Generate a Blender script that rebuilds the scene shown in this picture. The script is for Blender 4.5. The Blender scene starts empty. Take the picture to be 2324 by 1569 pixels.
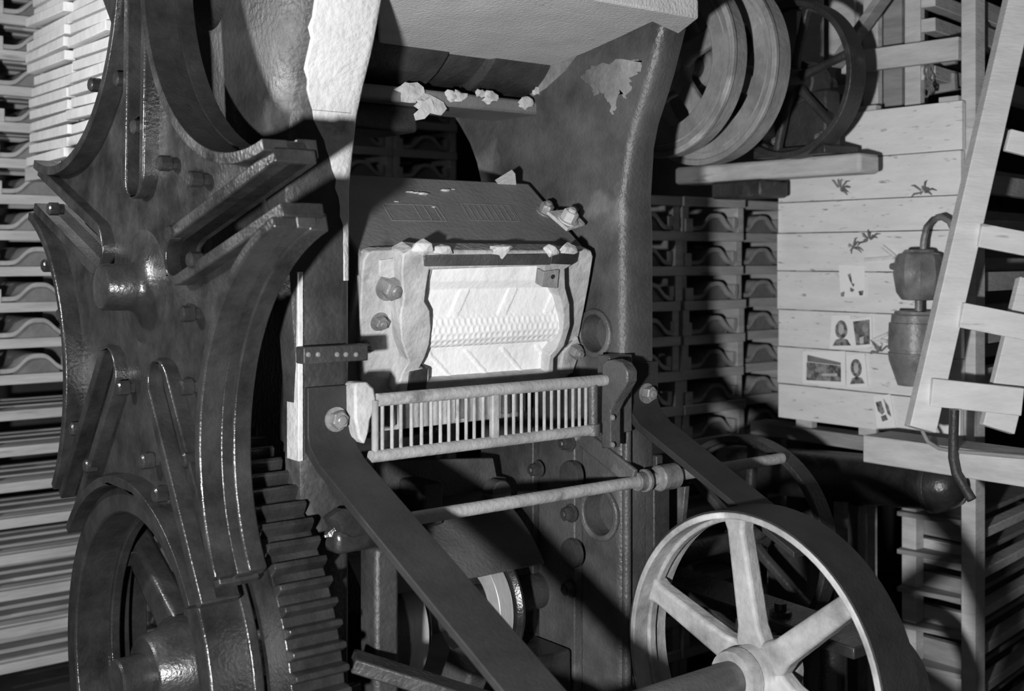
import bpy, bmesh, math, random
from mathutils import Vector, Matrix
random.seed(7)
SC = bpy.context.scene
COL = SC.collection

# ------------------------------------------------------------------ camera, light, exposure
FPX, CU, CV, H = 2705.0, 1162.0, 585.0, 1.65
FW = Vector((0.6237, 0.7817, 0.0)); RT = Vector((0.7817, -0.6237, 0.0)); UP = Vector((0, 0, 1))
CAM = Vector((0, 0, H))
cd = bpy.data.cameras.new('camera'); cam = bpy.data.objects.new('camera', cd); COL.objects.link(cam)
cam.location = CAM
cam.rotation_euler = Matrix((RT, UP, -FW)).transposed().to_euler()
cd.sensor_width = 36; cd.lens = FPX/2324*36; cd.shift_y = -(784.5-CV)/2324
cd.clip_start = 0.02
cd.dof.use_dof = True; cd.dof.focus_distance = 2.85; cd.dof.aperture_fstop = 3.2
SC.camera = cam
w = bpy.data.worlds.new('world'); SC.world = w; w.use_nodes = True
w.node_tree.nodes['Background'].inputs[0].default_value = (.5, .5, .5, 1)
w.node_tree.nodes['Background'].inputs[1].default_value = 0.04
def lamp(name, loc, power, radius):
    l = bpy.data.lights.new(name, 'POINT'); l.energy = power; l.shadow_soft_size = radius
    o = bpy.data.objects.new(name, l); COL.objects.link(o); o.location = loc; return o
# the photographer's hand lamp, held low and to the left of the camera
lamp('hand_lamp', CAM + RT*-0.50 + FW*0.05 + UP*-0.26, 480, 0.05)
# unseen fill light, added well to the left to brighten the tile rack
lamp('side_fill', (-0.05, 2.95, 2.05), 78, 0.06)
vs = SC.view_settings
vs.view_transform = 'Standard'; vs.look = 'None'; vs.exposure = 0.0; vs.gamma = 1.0; vs.use_curve_mapping = False

# ------------------------------------------------------------------ pixel -> place
def ray(u, v): return FW + RT*((u-CU)/FPX) + UP*((CV-v)/FPX)
def aX(u, v, X): d = ray(u, v); return CAM + d*(X/d.x)
def aY(u, v, Y): d = ray(u, v); return CAM + d*(Y/d.y)
def aZ(u, v, Z): d = ray(u, v); return CAM + d*((Z-H)/d.z)
def aD(u, v, D): return CAM + ray(u, v)*D
def aP(u, v, p, n): d = ray(u, v); return CAM + d*((p-CAM).dot(n)/d.dot(n))

# ------------------------------------------------------------------ materials
def mat(name, c1, c2, scale=6, rough=.6, bump=.15, bscale=40, spec=.5, metal=0., stretch=None, contrast=.18, c3=None, s3=2.5, t3=.62, rvar=.0):
    m = bpy.data.materials.new(name); m.use_nodes = True
    nt = m.node_tree; N = nt.nodes; L = nt.links
    b = N['Principled BSDF']
    tc = N.new('ShaderNodeTexCoord'); mp = N.new('ShaderNodeMapping')
    oi = N.new('ShaderNodeObjectInfo'); ad = N.new('ShaderNodeVectorMath'); ad.operation = 'MULTIPLY_ADD'
    cb = N.new('ShaderNodeCombineXYZ')
    L.new(oi.outputs['Random'], cb.inputs[0]); L.new(oi.outputs['Random'], cb.inputs[2])
    ad.inputs[1].default_value = (9, 9, 9)
    L.new(cb.outputs[0], ad.inputs[0]); L.new(tc.outputs['Object'], ad.inputs[2])
    L.new(ad.outputs[0], mp.inputs[0])
    if stretch: mp.inputs['Scale'].default_value = stretch
    n1 = N.new('ShaderNodeTexNoise'); n1.inputs['Scale'].default_value = scale; n1.inputs['Detail'].default_value = 6
    n1.inputs['Roughness'].default_value = .65
    L.new(mp.outputs[0], n1.inputs['Vector'])
    rp = N.new('ShaderNodeValToRGB')
    rp.color_ramp.elements[0].position = .5-contrast; rp.color_ramp.elements[1].position = .5+contrast
    rp.color_ramp.elements[0].color = (c1, c1, c1, 1); rp.color_ramp.elements[1].color = (c2, c2, c2, 1)
    L.new(n1.outputs['Fac'], rp.inputs[0])
    out = rp.outputs[0]
    if c3 is not None:
        n3 = N.new('ShaderNodeTexNoise'); n3.inputs['Scale'].default_value = s3; n3.inputs['Detail'].default_value = 8
        L.new(mp.outputs[0], n3.inputs['Vector'])
        r3 = N.new('ShaderNodeValToRGB'); r3.color_ramp.elements[0].position = t3; r3.color_ramp.elements[1].position = t3+.1
        L.new(n3.outputs['Fac'], r3.inputs[0])
        mx = N.new('ShaderNodeMix'); mx.data_type = 'RGBA'
        L.new(r3.outputs[0], mx.inputs['Factor']); L.new(out, mx.inputs['A']); mx.inputs['B'].default_value = (c3, c3, c3, 1)
        out = mx.outputs['Result']
    L.new(out, b.inputs['Base Color'])
    b.inputs['Roughness'].default_value = rough
    if rvar:
        mr = N.new('ShaderNodeMapRange'); mr.inputs['From Min'].default_value = .3; mr.inputs['From Max'].default_value = .7
        mr.inputs['To Min'].default_value = rough-rvar; mr.inputs['To Max'].default_value = rough+rvar
        L.new(n1.outputs['Fac'], mr.inputs['Value']); L.new(mr.outputs[0], b.inputs['Roughness'])
    b.inputs['Specular IOR Level'].default_value = spec; b.inputs['Metallic'].default_value = metal
    if bump:
        n2 = N.new('ShaderNodeTexNoise'); n2.inputs['Scale'].default_value = bscale; n2.inputs['Detail'].default_value = 4
        L.new(mp.outputs[0], n2.inputs['Vector'])
        bp = N.new('ShaderNodeBump'); bp.inputs['Strength'].default_value = bump; bp.inputs['Distance'].default_value = .01
        L.new(n2.outputs['Fac'], bp.inputs['Height']); L.new(bp.outputs[0], b.inputs['Normal'])
    return m
M = {}
M['oiled'] = mat('oiled_black_iron', .012, .036, 9, .27, .16, 130, .6, rvar=.13)
M['iron'] = mat('dark_cast_iron', .020, .052, 7, .48, .3, 80, .45, c3=.085, s3=6, t3=.64, rvar=.1)
M['frame'] = mat('painted_press_iron', .042, .105, 5, .42, .3, 110, .45, c3=.19, s3=4, t3=.60, rvar=.1)
M['dusty'] = mat('clay_dusted_iron', .16, .34, 5, .75, .3, 60, .3, c3=.5, s3=4, t3=.6)
M['coat'] = mat('dried_clay_and_lit_tone', .42, .62, 7, .8, .5, 60, .25, c3=.25, s3=9, t3=.66)  # clay crust; also the painted light on the flange edge and lower flasks
M['wash'] = mat('clay_washed_iron', .07, .30, 5, .7, .4, 70, .3, c3=.40, s3=7, t3=.62)
M['rail'] = mat('worn_pale_rail', .24, .42, 14, .6, .3, 80, .4, c3=.12, s3=12, t3=.63)
M['clayiron'] = mat('clay_smeared_iron', .30, .52, 9, .7, .45, 50, .35, c3=.16, s3=7, t3=.62)
M['panel'] = mat('grey_smooth_casting', .13, .19, 4, .6, .2, 80, .35, c3=.03, s3=7, t3=.68)
M['plaster'] = mat('white_mould_plaster', .72, .86, 12, .8, .25, 60, .25, c3=.50, s3=14, t3=.70)
M['clay'] = mat('raw_clay', .40, .60, 14, .85, .5, 60, .25)
M['ram'] = mat('clay_coated_plate', .44, .54, 9, .85, .35, 130, .2, c3=.26, s3=22, t3=.68)
M['wood'] = mat('pale_wood', .42, .60, 5, .8, .3, 30, .25, stretch=(1, 1, 5), c3=.20, s3=6, t3=.66)
M['woodx'] = mat('pale_wood_lengthways', .30, .46, 5, .8, .3, 30, .25, stretch=(.6, .6, 5), c3=.20, s3=6, t3=.66)
M['board'] = mat('bleached_board', .68, .80, 4, .8, .25, 30, .25, stretch=(1, 1.2, 6), c3=.24, s3=15, t3=.63)
M['ladder'] = mat('scrubbed_pale_wood', .64, .78, 5, .8, .3, 30, .25, stretch=(1, 1, 5), c3=.28, s3=7, t3=.67)
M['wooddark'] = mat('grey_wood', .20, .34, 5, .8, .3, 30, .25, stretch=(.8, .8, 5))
M['endwood'] = mat('white_wood_ends', .60, .74, 7, .8, .3, 30, .25)
M['tile'] = mat('unfired_clay_tile', .24, .36, 8, .8, .3, 50, .25)
M['former'] = mat('grey_tile_former', .12, .20, 8, .8, .3, 50, .25)
M['steel'] = mat('bright_steel', .45, .6, 30, .38, .02, 90, .6, metal=.35, stretch=(8, 1, 1))
M['belt'] = mat('flat_dark_strap', .020, .034, 9, .55, .15, 120, .28)
M['cast'] = mat('pale_painted_pulley', .16, .46, 7, .6, .25, 60, .4, c3=.60, s3=6, t3=.58)
M['bolt'] = mat('worn_bolt_iron', .10, .24, 20, .4, .3, 80, .6)
M['wall'] = mat('dark_shed_wall', .03, .06, 3, .9, .2, 20, .2)
M['floor'] = mat('dirty_floor', .03, .07, 3, .9, .4, 12, .2)
M['paper'] = mat('white_paper', .82, .88, 20, .7, .05, 60, .2)
M['ink'] = mat('grey_print', .05, .32, 45, .7, 0, 60, .2, contrast=.12)
M['straw'] = mat('straw', .65, .8, 30, .7, 0, 60, .2)
M['tin'] = mat('tarnished_tin', .10, .26, 9, .4, .25, 50, .5, c3=.05, s3=7, t3=.62)

# ------------------------------------------------------------------ mesh helpers
WLOC = {}
class MB:
    def __init__(s): s.v = []; s.f = []
    def add(s, vs, fs):
        o = len(s.v); s.v += [Vector(p) for p in vs]; s.f += [[o+i for i in f] for f in fs]; return s
    def box(s, c, size, rot=None):
        c = Vector(c); a, b, d = size[0]/2, size[1]/2, size[2]/2
        P = [Vector((x*a, y*b, z*d)) for z in (-1, 1) for y in (-1, 1) for x in (-1, 1)]
        if rot is not None: P = [rot @ p for p in P]
        return s.add([c+p for p in P], [(0,2,3,1),(4,5,7,6),(0,1,5,4),(2,6,7,3),(0,4,6,2),(1,3,7,5)])
    def b2(s, lo, hi):
        lo = Vector(lo); hi = Vector(hi); return s.box((lo+hi)/2, hi-lo)
    def bar(s, p0, p1, wd, th, up=(0, 0, 1)):
        p0 = Vector(p0); p1 = Vector(p1); d = p1-p0; L = d.length; d.normalize(); up = Vector(up)
        x = d.cross(up).normalized(); z = x.cross(d).normalized()
        return s.box((p0+p1)/2, (wd, L, th), Matrix((x, d, z)).transposed())
    def lathe(s, p, ax, prof, n=32, a0=0.):
        p = Vector(p); ax = Vector(ax).normalized()
        e = Vector((0, 0, 1)) if abs(ax.z) < .9 else Vector((0, 1, 0))
        x = ax.cross(e).normalized(); y = ax.cross(x).normalized()
        vs = []; fs = []
        for (h, r) in prof:
            for i in range(n):
                a = a0+2*math.pi*i/n; vs.append(p+ax*h+(x*math.cos(a)+y*math.sin(a))*max(r, 1e-4))
        for k in range(len(prof)-1):
            for i in range(n):
                j = (i+1) % n; fs.append((k*n+i, k*n+j, (k+1)*n+j, (k+1)*n+i))
        fs.append(tuple(range(n))[::-1]); fs.append(tuple((len(prof)-1)*n+i for i in range(n)))
        return s.add(vs, fs)
    def cyl(s, p0, p1, r, n=20, r2=None):
        p0 = Vector(p0); p1 = Vector(p1); L = (p1-p0).length
        return s.lathe(p0, p1-p0, [(0, r), (L, r if r2 is None else r2)], n)
    def ring(s, p, ax, ro, ri, h0, h1, n=64):
        p = Vector(p); ax = Vector(ax).normalized()
        e = Vector((0, 0, 1)); x = ax.cross(e).normalized(); y = ax.cross(x).normalized()
        vs = []; fs = []
        for (h, r) in ((h0, ro), (h1, ro), (h1, ri), (h0, ri)):
            for i in range(n):
                a = 2*math.pi*i/n; vs.append(p+ax*h+(x*math.cos(a)+y*math.sin(a))*r)
        for k in range(4):
            for i in range(n):
                j = (i+1) % n; k2 = (k+1) % 4; fs.append((k*n+i, k*n+j, k2*n+j, k2*n+i))
        return s.add(vs, fs)
    def prism(s, pts, ext):
        pts = [Vector(p) for p in pts]; ext = Vector(ext); n = len(pts)
        fs = [tuple(range(n))[::-1], tuple(range(n, 2*n))]
        for i in range(n): j = (i+1) % n; fs.append((i, j, n+j, n+i))
        return s.add(pts+[p+ext for p in pts], fs)
    def tube(s, pts, r, n=10):
        pts = [Vector(p) for p in pts]; vs = []; fs = []; m = len(pts)
        rr = r if isinstance(r, (list, tuple)) else [r]*m
        px = None
        for k, p in enumerate(pts):
            d = (pts[min(k+1, m-1)]-pts[max(k-1, 0)]).normalized()
            if px is None:
                e = Vector((0, 0, 1)) if abs(d.z) < .9 else Vector((1, 0, 0)); x = d.cross(e).normalized()
            else: x = (px-d*px.dot(d)).normalized()
            px = x; y = d.cross(x)
            for i in range(n):
                a = 2*math.pi*i/n; vs.append(p+(x*math.cos(a)+y*math.sin(a))*rr[k])
        for k in range(m-1):
            for i in range(n):
                j = (i+1) % n; fs.append((k*n+i, k*n+j, (k+1)*n+j, (k+1)*n+i))
        fs.append(tuple(range(n))[::-1]); fs.append(tuple((m-1)*n+i for i in range(n)))
        return s.add(vs, fs)
    def hexbolt(s, p, ax, r, h, washer=True, stud=True):
        ax = Vector(ax).normalized(); p = Vector(p)
        if washer: s.lathe(p, ax, [(0, r*1.35), (r*.18, r*1.35)], 20)
        s.lathe(p+ax*(r*.18 if washer else 0), ax, [(0, r), (h*.85, r), (h, r*.86)], 6, .3)
        if stud: s.lathe(p+ax*h, ax, [(0, r*.55), (h*.35, r*.55), (h*.45, r*.4)], 12)
        return s
    def lump(s, p, r, seed=0, sq=(1, 1, 1), jit=.35, sub=2):
        rnd = random.Random(seed); bm = bmesh.new(); bmesh.ops.create_icosphere(bm, subdivisions=sub, radius=1)
        vs = []
        for q in bm.verts:
            k = 1+jit*(rnd.random()-.5)*2*.6
            vs.append(Vector(p)+Vector((q.co.x*sq[0], q.co.y*sq[1], q.co.z*sq[2]))*r*k)
        fs = [tuple(x.index for x in f.verts) for f in bm.faces]; bm.free()
        return s.add(vs, fs)
    def build(s, name, m, parent=None, bevel=0, smooth=35, seg=2):
        n = len(s.v); lo = Vector((min(p.x for p in s.v), min(p.y for p in s.v), min(p.z for p in s.v)))
        hi = Vector((max(p.x for p in s.v), max(p.y for p in s.v), max(p.z for p in s.v)))
        c = Vector(((lo.x+hi.x)/2, (lo.y+hi.y)/2, (lo.z+hi.z)/2 if parent else lo.z))
        me = bpy.data.meshes.new(name); me.from_pydata([p-c for p in s.v], [], s.f); me.update()
        bm = bmesh.new(); bm.from_mesh(me); bmesh.ops.recalc_face_normals(bm, faces=bm.faces); bm.to_mesh(me); bm.free()
        return link(name, me, m, parent, c, bevel, smooth, seg)
def link(name, me, m, parent, c, bevel=0, smooth=35, seg=2):
    me.materials.clear(); me.materials.append(M[m] if isinstance(m, str) else m)
    if smooth: me.shade_smooth(); me.set_sharp_from_angle(angle=math.radians(smooth))
    o = bpy.data.objects.new(name, me); COL.objects.link(o)
    if parent: o.parent = parent; o.location = c-WLOC[parent]
    else: o.location = c
    WLOC[o] = Vector(c)
    if bevel:
        b = o.modifiers.new('bevel', 'BEVEL'); b.width = bevel; b.segments = seg; b.limit_method = 'ANGLE'; b.angle_limit = math.radians(40)
    return o
def tag(o, label, cat, group=None):
    o['label'] = label; o['category'] = cat
    if group: o['group'] = group
    return o
def thing(name, loc, label, cat, group=None):
    o = bpy.data.objects.new(name, None); COL.objects.link(o); o.location = loc; o.empty_display_size = .05
    WLOC[o] = Vector(loc); return tag(o, label, cat, group)
def struct(o): o['kind'] = 'structure'; return o
def copy_tree(o, parent=None):
    c = o.copy(); COL.objects.link(c)
    if parent: c.parent = parent
    for ch in o.children: copy_tree(ch, c)
    return c
def plate(outline, holes, mp, c0, c1, name, m, parent, bevel=0, smooth=35):
    """flat casting: outline (a,b) and holes, from c0 to c1 along the third axis, mp(a,b,c) -> world"""
    cu = bpy.data.curves.new('t', 'CURVE'); cu.dimensions = '2D'; cu.fill_mode = 'BOTH'
    for poly in [outline]+list(holes):
        sp = cu.splines.new('POLY'); sp.points.add(len(poly)-1)
        for q, (a, b) in zip(sp.points, poly): q.co = (a, b, 0, 1)
        sp.use_cyclic_u = True
    cu.extrude = .5
    o = bpy.data.objects.new('t', cu); COL.objects.link(o)
    bpy.context.view_layer.update()
    ev = o.evaluated_get(bpy.context.evaluated_depsgraph_get()); me = ev.to_mesh()
    b = MB(); b.v = [Vector(mp(p.co.x, p.co.y, c0+(p.co.z+.5)*(c1-c0))) for p in me.vertices]
    b.f = [list(p.vertices) for p in me.polygons]
    ev.to_mesh_clear(); bpy.data.objects.remove(o); bpy.data.curves.remove(cu)
    me = bpy.data.meshes.new(name)
    lo = [min(p[i] for p in b.v) for i in range(3)]; hi = [max(p[i] for p in b.v) for i in range(3)]
    c = Vector([(lo[i]+hi[i])/2 for i in range(3)])
    me.from_pydata([p-c for p in b.v], [], b.f)
    bm = bmesh.new(); bm.from_mesh(me); bmesh.ops.remove_doubles(bm, verts=bm.verts, dist=1e-5)
    bmesh.ops.recalc_face_normals(bm, faces=bm.faces); bm.to_mesh(me); bm.free()
    return link(name, me, m, parent, c, bevel, smooth)
def circ(a, b, r, n=32, a0=0, a1=360): return [(a+r*math.cos(math.radians(a0+(a1-a0)*i/n)), b+r*math.sin(math.radians(a0+(a1-a0)*i/n))) for i in range(n)]
def lerp(tab, z):
    if z <= tab[0][0]: return tab[0][1]
    for (z0, a), (z1, b) in zip(tab, tab[1:]):
        if z <= z1:
            k = (z-z0)/(z1-z0); return a+(b-a)*k
    return tab[-1][1]
def cut(o, cutters):
    """bore round holes through a part"""
    for (p0, p1, r) in cutters:
        c = MB().cyl(p0, p1, r, 32).build('t', 'iron', None)
        md = o.modifiers.new('b', 'BOOLEAN'); md.object = c; md.operation = 'DIFFERENCE'; md.solver = 'EXACT'
        bpy.context.view_layer.update()
        ev = o.evaluated_get(bpy.context.evaluated_depsgraph_get()); me = bpy.data.meshes.new_from_object(ev)
        o.modifiers.remove(md); o.data = me; cm = c.data; bpy.data.objects.remove(c); bpy.data.meshes.remove(cm)
    o.data.shade_smooth(); o.data.set_sharp_from_angle(angle=math.radians(40))
YZ = lambda X0: (lambda a, b, c: (c, -a, b))      # a = towards the viewer (-Y), b = up, c = X

# ------------------------------------------------------------------ setting
struct(MB().b2((-2.5, -2.0, -.1), (6.2, 6.2, 0)).build('floor', 'floor'))
struct(MB().b2((-2.5, 5.5, 0), (6.2, 5.6, 3.6)).build('wall_back', 'wall'))
struct(MB().b2((5.2, -2.0, 0), (5.3, 5.5, 3.6)).build('wall_right', 'wall'))
struct(MB().b2((-2.5, -2.0, 3.6), (6.2, 6.2, 3.7)).build('ceiling', 'wall'))

# ------------------------------------------------------------------ press: side frames and everything bolted to them
PF = thing('press_frame', (1.75, 2.55, 0), 'tall dark cast iron frame of the tile press with two flared side castings', 'press')
YF = [(1.80, 2.25), (1.95, 2.22), (2.02, 2.19), (2.09, 2.155), (2.17, 2.125), (2.25, 2.10), (2.45, 2.03), (2.8, 1.98)]
YB = [(1.75, 2.85), (1.90, 2.86), (2.02, 2.93), (2.127, 3.04), (2.35, 3.3), (2.8, 3.4)]
TF = [(1.70, .06), (1.82, .10), (1.92, .22), (2.02, .45), (2.12, .70), (2.3, .95), (2.8, 1.1)]
def side_frame(Xi, s, WO, m):
    zs = [0, .5, 1.0, 1.4, 1.6, 1.72, 1.80, 1.87, 1.94, 2.0, 2.06, 2.12, 2.2, 2.28, 2.4, 2.6, 2.8]
    b = MB(); n = 11
    for z in zs:
        wo = lerp(WO, z); yf = lerp(YF, z); yb = lerp(YB, z); t = min(lerp(TF, z), yb-yf-.02)
        wb = min(.055+max(0, (z-1.75))*.30, wo-.02)
        rr = .012+max(0, min(.05, (z-1.75)*.2))
        ci = .026
        pr = [(ci, yf), (wo-rr, yf), (wo-rr*.3, yf+rr*.3), (wo, yf+rr), (wo, yf+t), (wb, yf+t+.01), (wb, yb), (0, yb), (0, yf+ci), (ci*.12, yf+ci*.55), (ci*.55, yf+ci*.12)]
        b.v += [Vector((Xi+s*o, y, z)) for o, y in pr]
    for k in range(len(zs)-1):
        for i in range(n):
            j = (i+1) % n; b.f.append([k*n+i, k*n+j, (k+1)*n+j, (k+1)*n+i])
    b.f.append(list(range(n))); b.f.append([(len(zs)-1)*n+i for i in range(n)])
    return b.build('side_frame', m, PF, smooth=40)
WOL = [(0, .118), (1.23, .125), (1.62, .155), (1.85, .170), (2.1, .182), (2.35, .20), (2.8, .20)]
WOR = [(0, .116), (1.8, .116), (2.1, .116), (2.8, .13)]
fl = side_frame(1.35, -1, WOL, 'iron')
fr = side_frame(2.165, 1, WOR, 'frame')
cut(fl, [((1.0, 2.56, 2.27), (1.6, 2.56, 2.27), .10)])
h1 = aX(1352, 757, 2.165); h2 = aX(1363, 1165, 2.165)
cut(fr, [(h1-Vector((.2, 0, 0)), h1+Vector((.05, 0, 0)), .050), (h2-Vector((.2, 0, 0)), h2+Vector((.05, 0, 0)), .058)])
for hp, r in ((h1, .050), (h2, .058)):
    MB().ring(hp, (1, 0, 0), r+.016, r, -.012, .002, 40).build('hole_rim', 'frame', PF, .004)
# clay dusted cladding of the near casting: front flange strip in the light
b = MB(); zs = [1.60+.02*i for i in range(59)]
rn = random.Random(3)
for z in zs:
    yf = lerp(YF, z)-.0015
    k = lerp([(1.30, .03), (1.66, .05), (1.74, .12), (1.82, .22), (1.88, .42), (1.95, .70), (2.03, .90), (2.12, .93), (2.22, .86), (2.32, .70), (2.7, .55)], z)+rn.uniform(-.025, .025)
    x0 = 1.336-(lerp(WOL, z)-.03)*max(k, .015)
    b.v += [Vector((x0, yf, z)), Vector((1.326, yf, z)), Vector((1.340, yf+.004, z)), Vector((1.346, yf+.010, z)), Vector((1.352, yf+.028, z)), Vector((1.345, yf+.03, z)), Vector((x0, yf+.02, z))]
for k in range(len(zs)-1):
    for i in range(7): j = (i+1) % 7; b.f.append([k*7+i, k*7+j, k*7+7+j, k*7+7+i])
b.f += [list(range(7)), [len(b.v)-7+i for i in range(7)]]
o = b.build('clay_coat', 'coat', PF, smooth=60); o['label'] = 'pale dried clay crust on the near casting'
# pale strip painting the lit edge on the outer corner of the near flange
MB().b2((1.214, 2.243, 1.22), (1.226, 2.295, 1.62)).build('lit_edge_strip', 'coat', PF, .002)
# strip clamp on the near flange
p0 = aY(672, 806, 2.245); p1 = aY(818, 803, 2.245)
c_ = MB().b2((p0.x, 2.212, p0.z-.018), (p1.x, 2.247, p0.z+.018)).build('flange_clip', 'iron', PF, .003)
for u in (700, 722, 765, 785, 808):
    p = aY(u, 805, 2.212); MB().lathe(p, (0, -1, 0), [(0, .006), (.003, .005), (.005, .001)], 10).build('rivet', 'bolt', c_)
# cross beam behind the drum, with a saddle and a lip
p = aY(1000, 180, 2.72)
MB().b2((1.34, 2.72, 2.085), (2.18, 3.0, 2.75)).build('cross_beam', 'iron', PF, .01)
out = [(1.62, 2.75)]+[(1.98-.22*math.cos(math.radians(a)), 2.30-.19*math.sin(math.radians(a))) for a in range(0, 181, 10)]+[(2.2, 2.75)]
# saddle casting in front of the beam (bearing cap seen from below)
MB().lathe((1.55, 2.72, 2.36), (1, 0, 0), [(0, .26), (.26, .26), (.27, .24), (.40, .24), (.41, .26), (.62, .26)], 48).build('bearing_saddle', 'iron', PF, .004)
lip = MB().b2((1.36, 2.60, 2.055), (2.17, 2.80, 2.095)).build('beam_lip', 'panel', PF, .008)
MB().b2((1.36, 2.66, 1.985), (1.80, 2.85, 2.058)).build('beam_web', 'iron', PF, .01)
# fillet between lip and far casting
b = MB(); Ys = [2.20, 2.26, 2.32, 2.40, 2.48, 2.56, 2.66, 2.80, 2.95]; nn = 12
for y in Ys:
    r = lerp([(2.20, .02), (2.32, .10), (2.48, .22), (2.62, .29), (2.95, .30)], y)
    b.v.append(Vector((2.175, y, 2.37)))
    for i in range(nn+1):
        an = math.radians(90*i/nn); b.v.append(Vector((2.168-r+r*math.cos(an), y, 2.36-r*1.05+r*1.05*math.sin(an))))
n = nn+2
for k in range(len(Ys)-1):
    for i in range(n): j = (i+1) % n; b.f.append([k*n+i, k*n+j, (k+1)*n+j, (k+1)*n+i])
b.f += [list(range(n)), [(len(Ys)-1)*n+i for i in range(n)]]
b.build('corner_fillet', 'wash', PF, 0, 50)
# upper ram block carrying the pale plate
zr = 2.19
pts = [aZ(u, v, zr) for u, v in ((858, 97), (1000, 116), (1120, 132), (1238, 149), (1330, 128), (1400, 108), (1480, 84))]
pts += [aZ(1540, 84, 2.215), aZ(1586, 40, 2.235), aZ(1480, 20, 2.235), aZ(1370, 0, 2.235)]
pts += [aZ(1250, -22, 2.235), aZ(853, -90, 2.235)]
for q in pts: q.z = 2.19+(2.48-q.y)*.085
MB().prism(pts, (0, 0, .05)).build('ram_plate', 'ram', PF, .006)
MB().b2((1.40, 1.99, 2.285), (2.15, 2.45, 2.75)).build('ram_block', 'iron', PF, .01)
# clay smeared on the inside of the far casting under its head
ol = ((1318, 172), (1345, 150), (1400, 138), (1440, 134), (1458, 140), (1448, 165), (1430, 178), (1432, 205), (1418, 222), (1408, 205), (1398, 240), (1388, 262), (1382, 228), (1362, 205), (1352, 222), (1340, 196))
q = []; rn = random.Random(11)
for (u0, v0), (u1, v1) in zip(ol, ol[1:]+ol[:1]):
    for k in range(5): q.append(aX(u0+(u1-u0)*k/5+rn.uniform(-4, 4), v0+(v1-v0)*k/5+rn.uniform(-4, 4), 2.164))
o = MB().prism(q, (.004, 0, 0)).build('clay_smear', 'wash', PF, 0); o['label'] = 'thin pale smear of dried clay'
# guard brackets (horns)
def horn(pl, c0, c1, name, m): return plate([(-q.y, q.z) for q in pl], [], YZ(0), c0, c1, name, m, PF, .004)
xr = 2.055
pl = [aX(u, v, xr) for u, v in ((1366, 828), (1372, 820), (1392, 816), (1412, 824), (1424, 843), (1424, 866), (1412, 888), (1396, 912), (1386, 932), (1386, 1018), (1364, 1018), (1364, 930))]
hr = horn(pl, xr, xr+.035, 'guard_bracket', 'frame')
MB().b2((2.085, 2.215, 1.20), (2.165, 2.262, 1.40)).build('bracket_foot', 'frame', PF, .003)
for v in (948, 1010):
    MB().lathe(aX(1391, v, xr), (-1, 0, 0), [(0, .008), (.004, .007), (.006, .002)], 10).build('rivet', 'bolt', hr)
xl = 1.352
pl = [aY(u, v, 2.20) for u, v in ((805, 875), (812, 868), (835, 868), (850, 882), (854, 905), (850, 930), (842, 950), (838, 980), (828, 1010), (815, 995), (806, 950))]
plate([(q.x, q.z) for q in pl], [], lambda a, b_, c: (a, c, b_), 2.20, 2.245, 'guard_bracket', 'clayiron', PF, .008)
# flat stays with their bent feet
S = .607/1.279
for (x0, x1, bu, bv, ye) in ((1.232, 1.345, 762, 952, .95), (2.168, 2.281, 1467, 893, 1.70)):
    zt = 1.25
    t = .012
    prf = [(2.249, zt+.125), (2.235, zt+.125), (2.235, zt+.02), (2.225, zt), (2.19, zt-.03), (ye, zt-.03-(2.19-ye)*S), (ye, zt-.045-(2.19-ye)*S), (2.20, zt-.046), (2.249, zt-.012)]
    st = MB().prism([(x0, y, z) for y, z in prf], (x1-x0, 0, 0)).build('flat_stay', 'belt', PF, .002)
    MB().hexbolt(aY(bu, bv, 2.235), (0, -1, 0), .020, .022).build('stay_bolt', 'bolt', st)
# gusset of the far stay
q = [aY(u, v, 2.25) for u, v in ((1432, 855), (1482, 855), (1482, 935), (1455, 935), (1436, 905))]
MB().prism(q, (0, -.012, 0)).build('stay_foot', 'frame', PF, .002)
# inner guide plates and bolts of the far casting
xg = 2.164
def ibolt(u, v, r=.018, X=2.12, par=PF): return MB().hexbolt(aX(u, v, X), (-1, 0, 0), r, .024).build('guide_bolt', 'iron', par)
ya = aX(1322, 1200, xg).y; yb_ = aX(1240, 1200, xg).y; yc = aX(1120, 1200, xg).y
g = MB().b2((2.135, ya, .42), (2.166, yb_, 1.32)).build('guide_plate', 'frame', PF, .004)
MB().b2((2.115, yb_, .42), (2.166, yc, 1.28)).build('guide_plate', 'iron', PF, .004)
for u, v in ((1292, 1005), (1297, 1165), (1298, 1335)): ibolt(u, v, .019, 2.135, g)
for u, v in ((1222, 1065), (1165, 1140)): ibolt(u, v, .018, 2.115, g)
MB().lathe(aX(1302, 1078, 2.135), (-1, 0, 0), [(0, .040), (.018, .038), (.020, .030)], 28).build('guide_boss', 'iron', g)
MB().lathe(aX(1302, 1255, 2.135), (-1, 0, 0), [(0, .040), (.014, .038), (.016, .030)], 28).build('guide_boss', 'iron', g)
MB().hexbolt(aY(1463, 890, 2.25), (0, -1, 0), .018, .02).build('frame_bolt', 'bolt', PF)
MB().cyl((2.175, 2.246, .45), (2.175, 2.246, 1.32), .012, 14).build('edge_bead', 'frame', PF)
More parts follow.
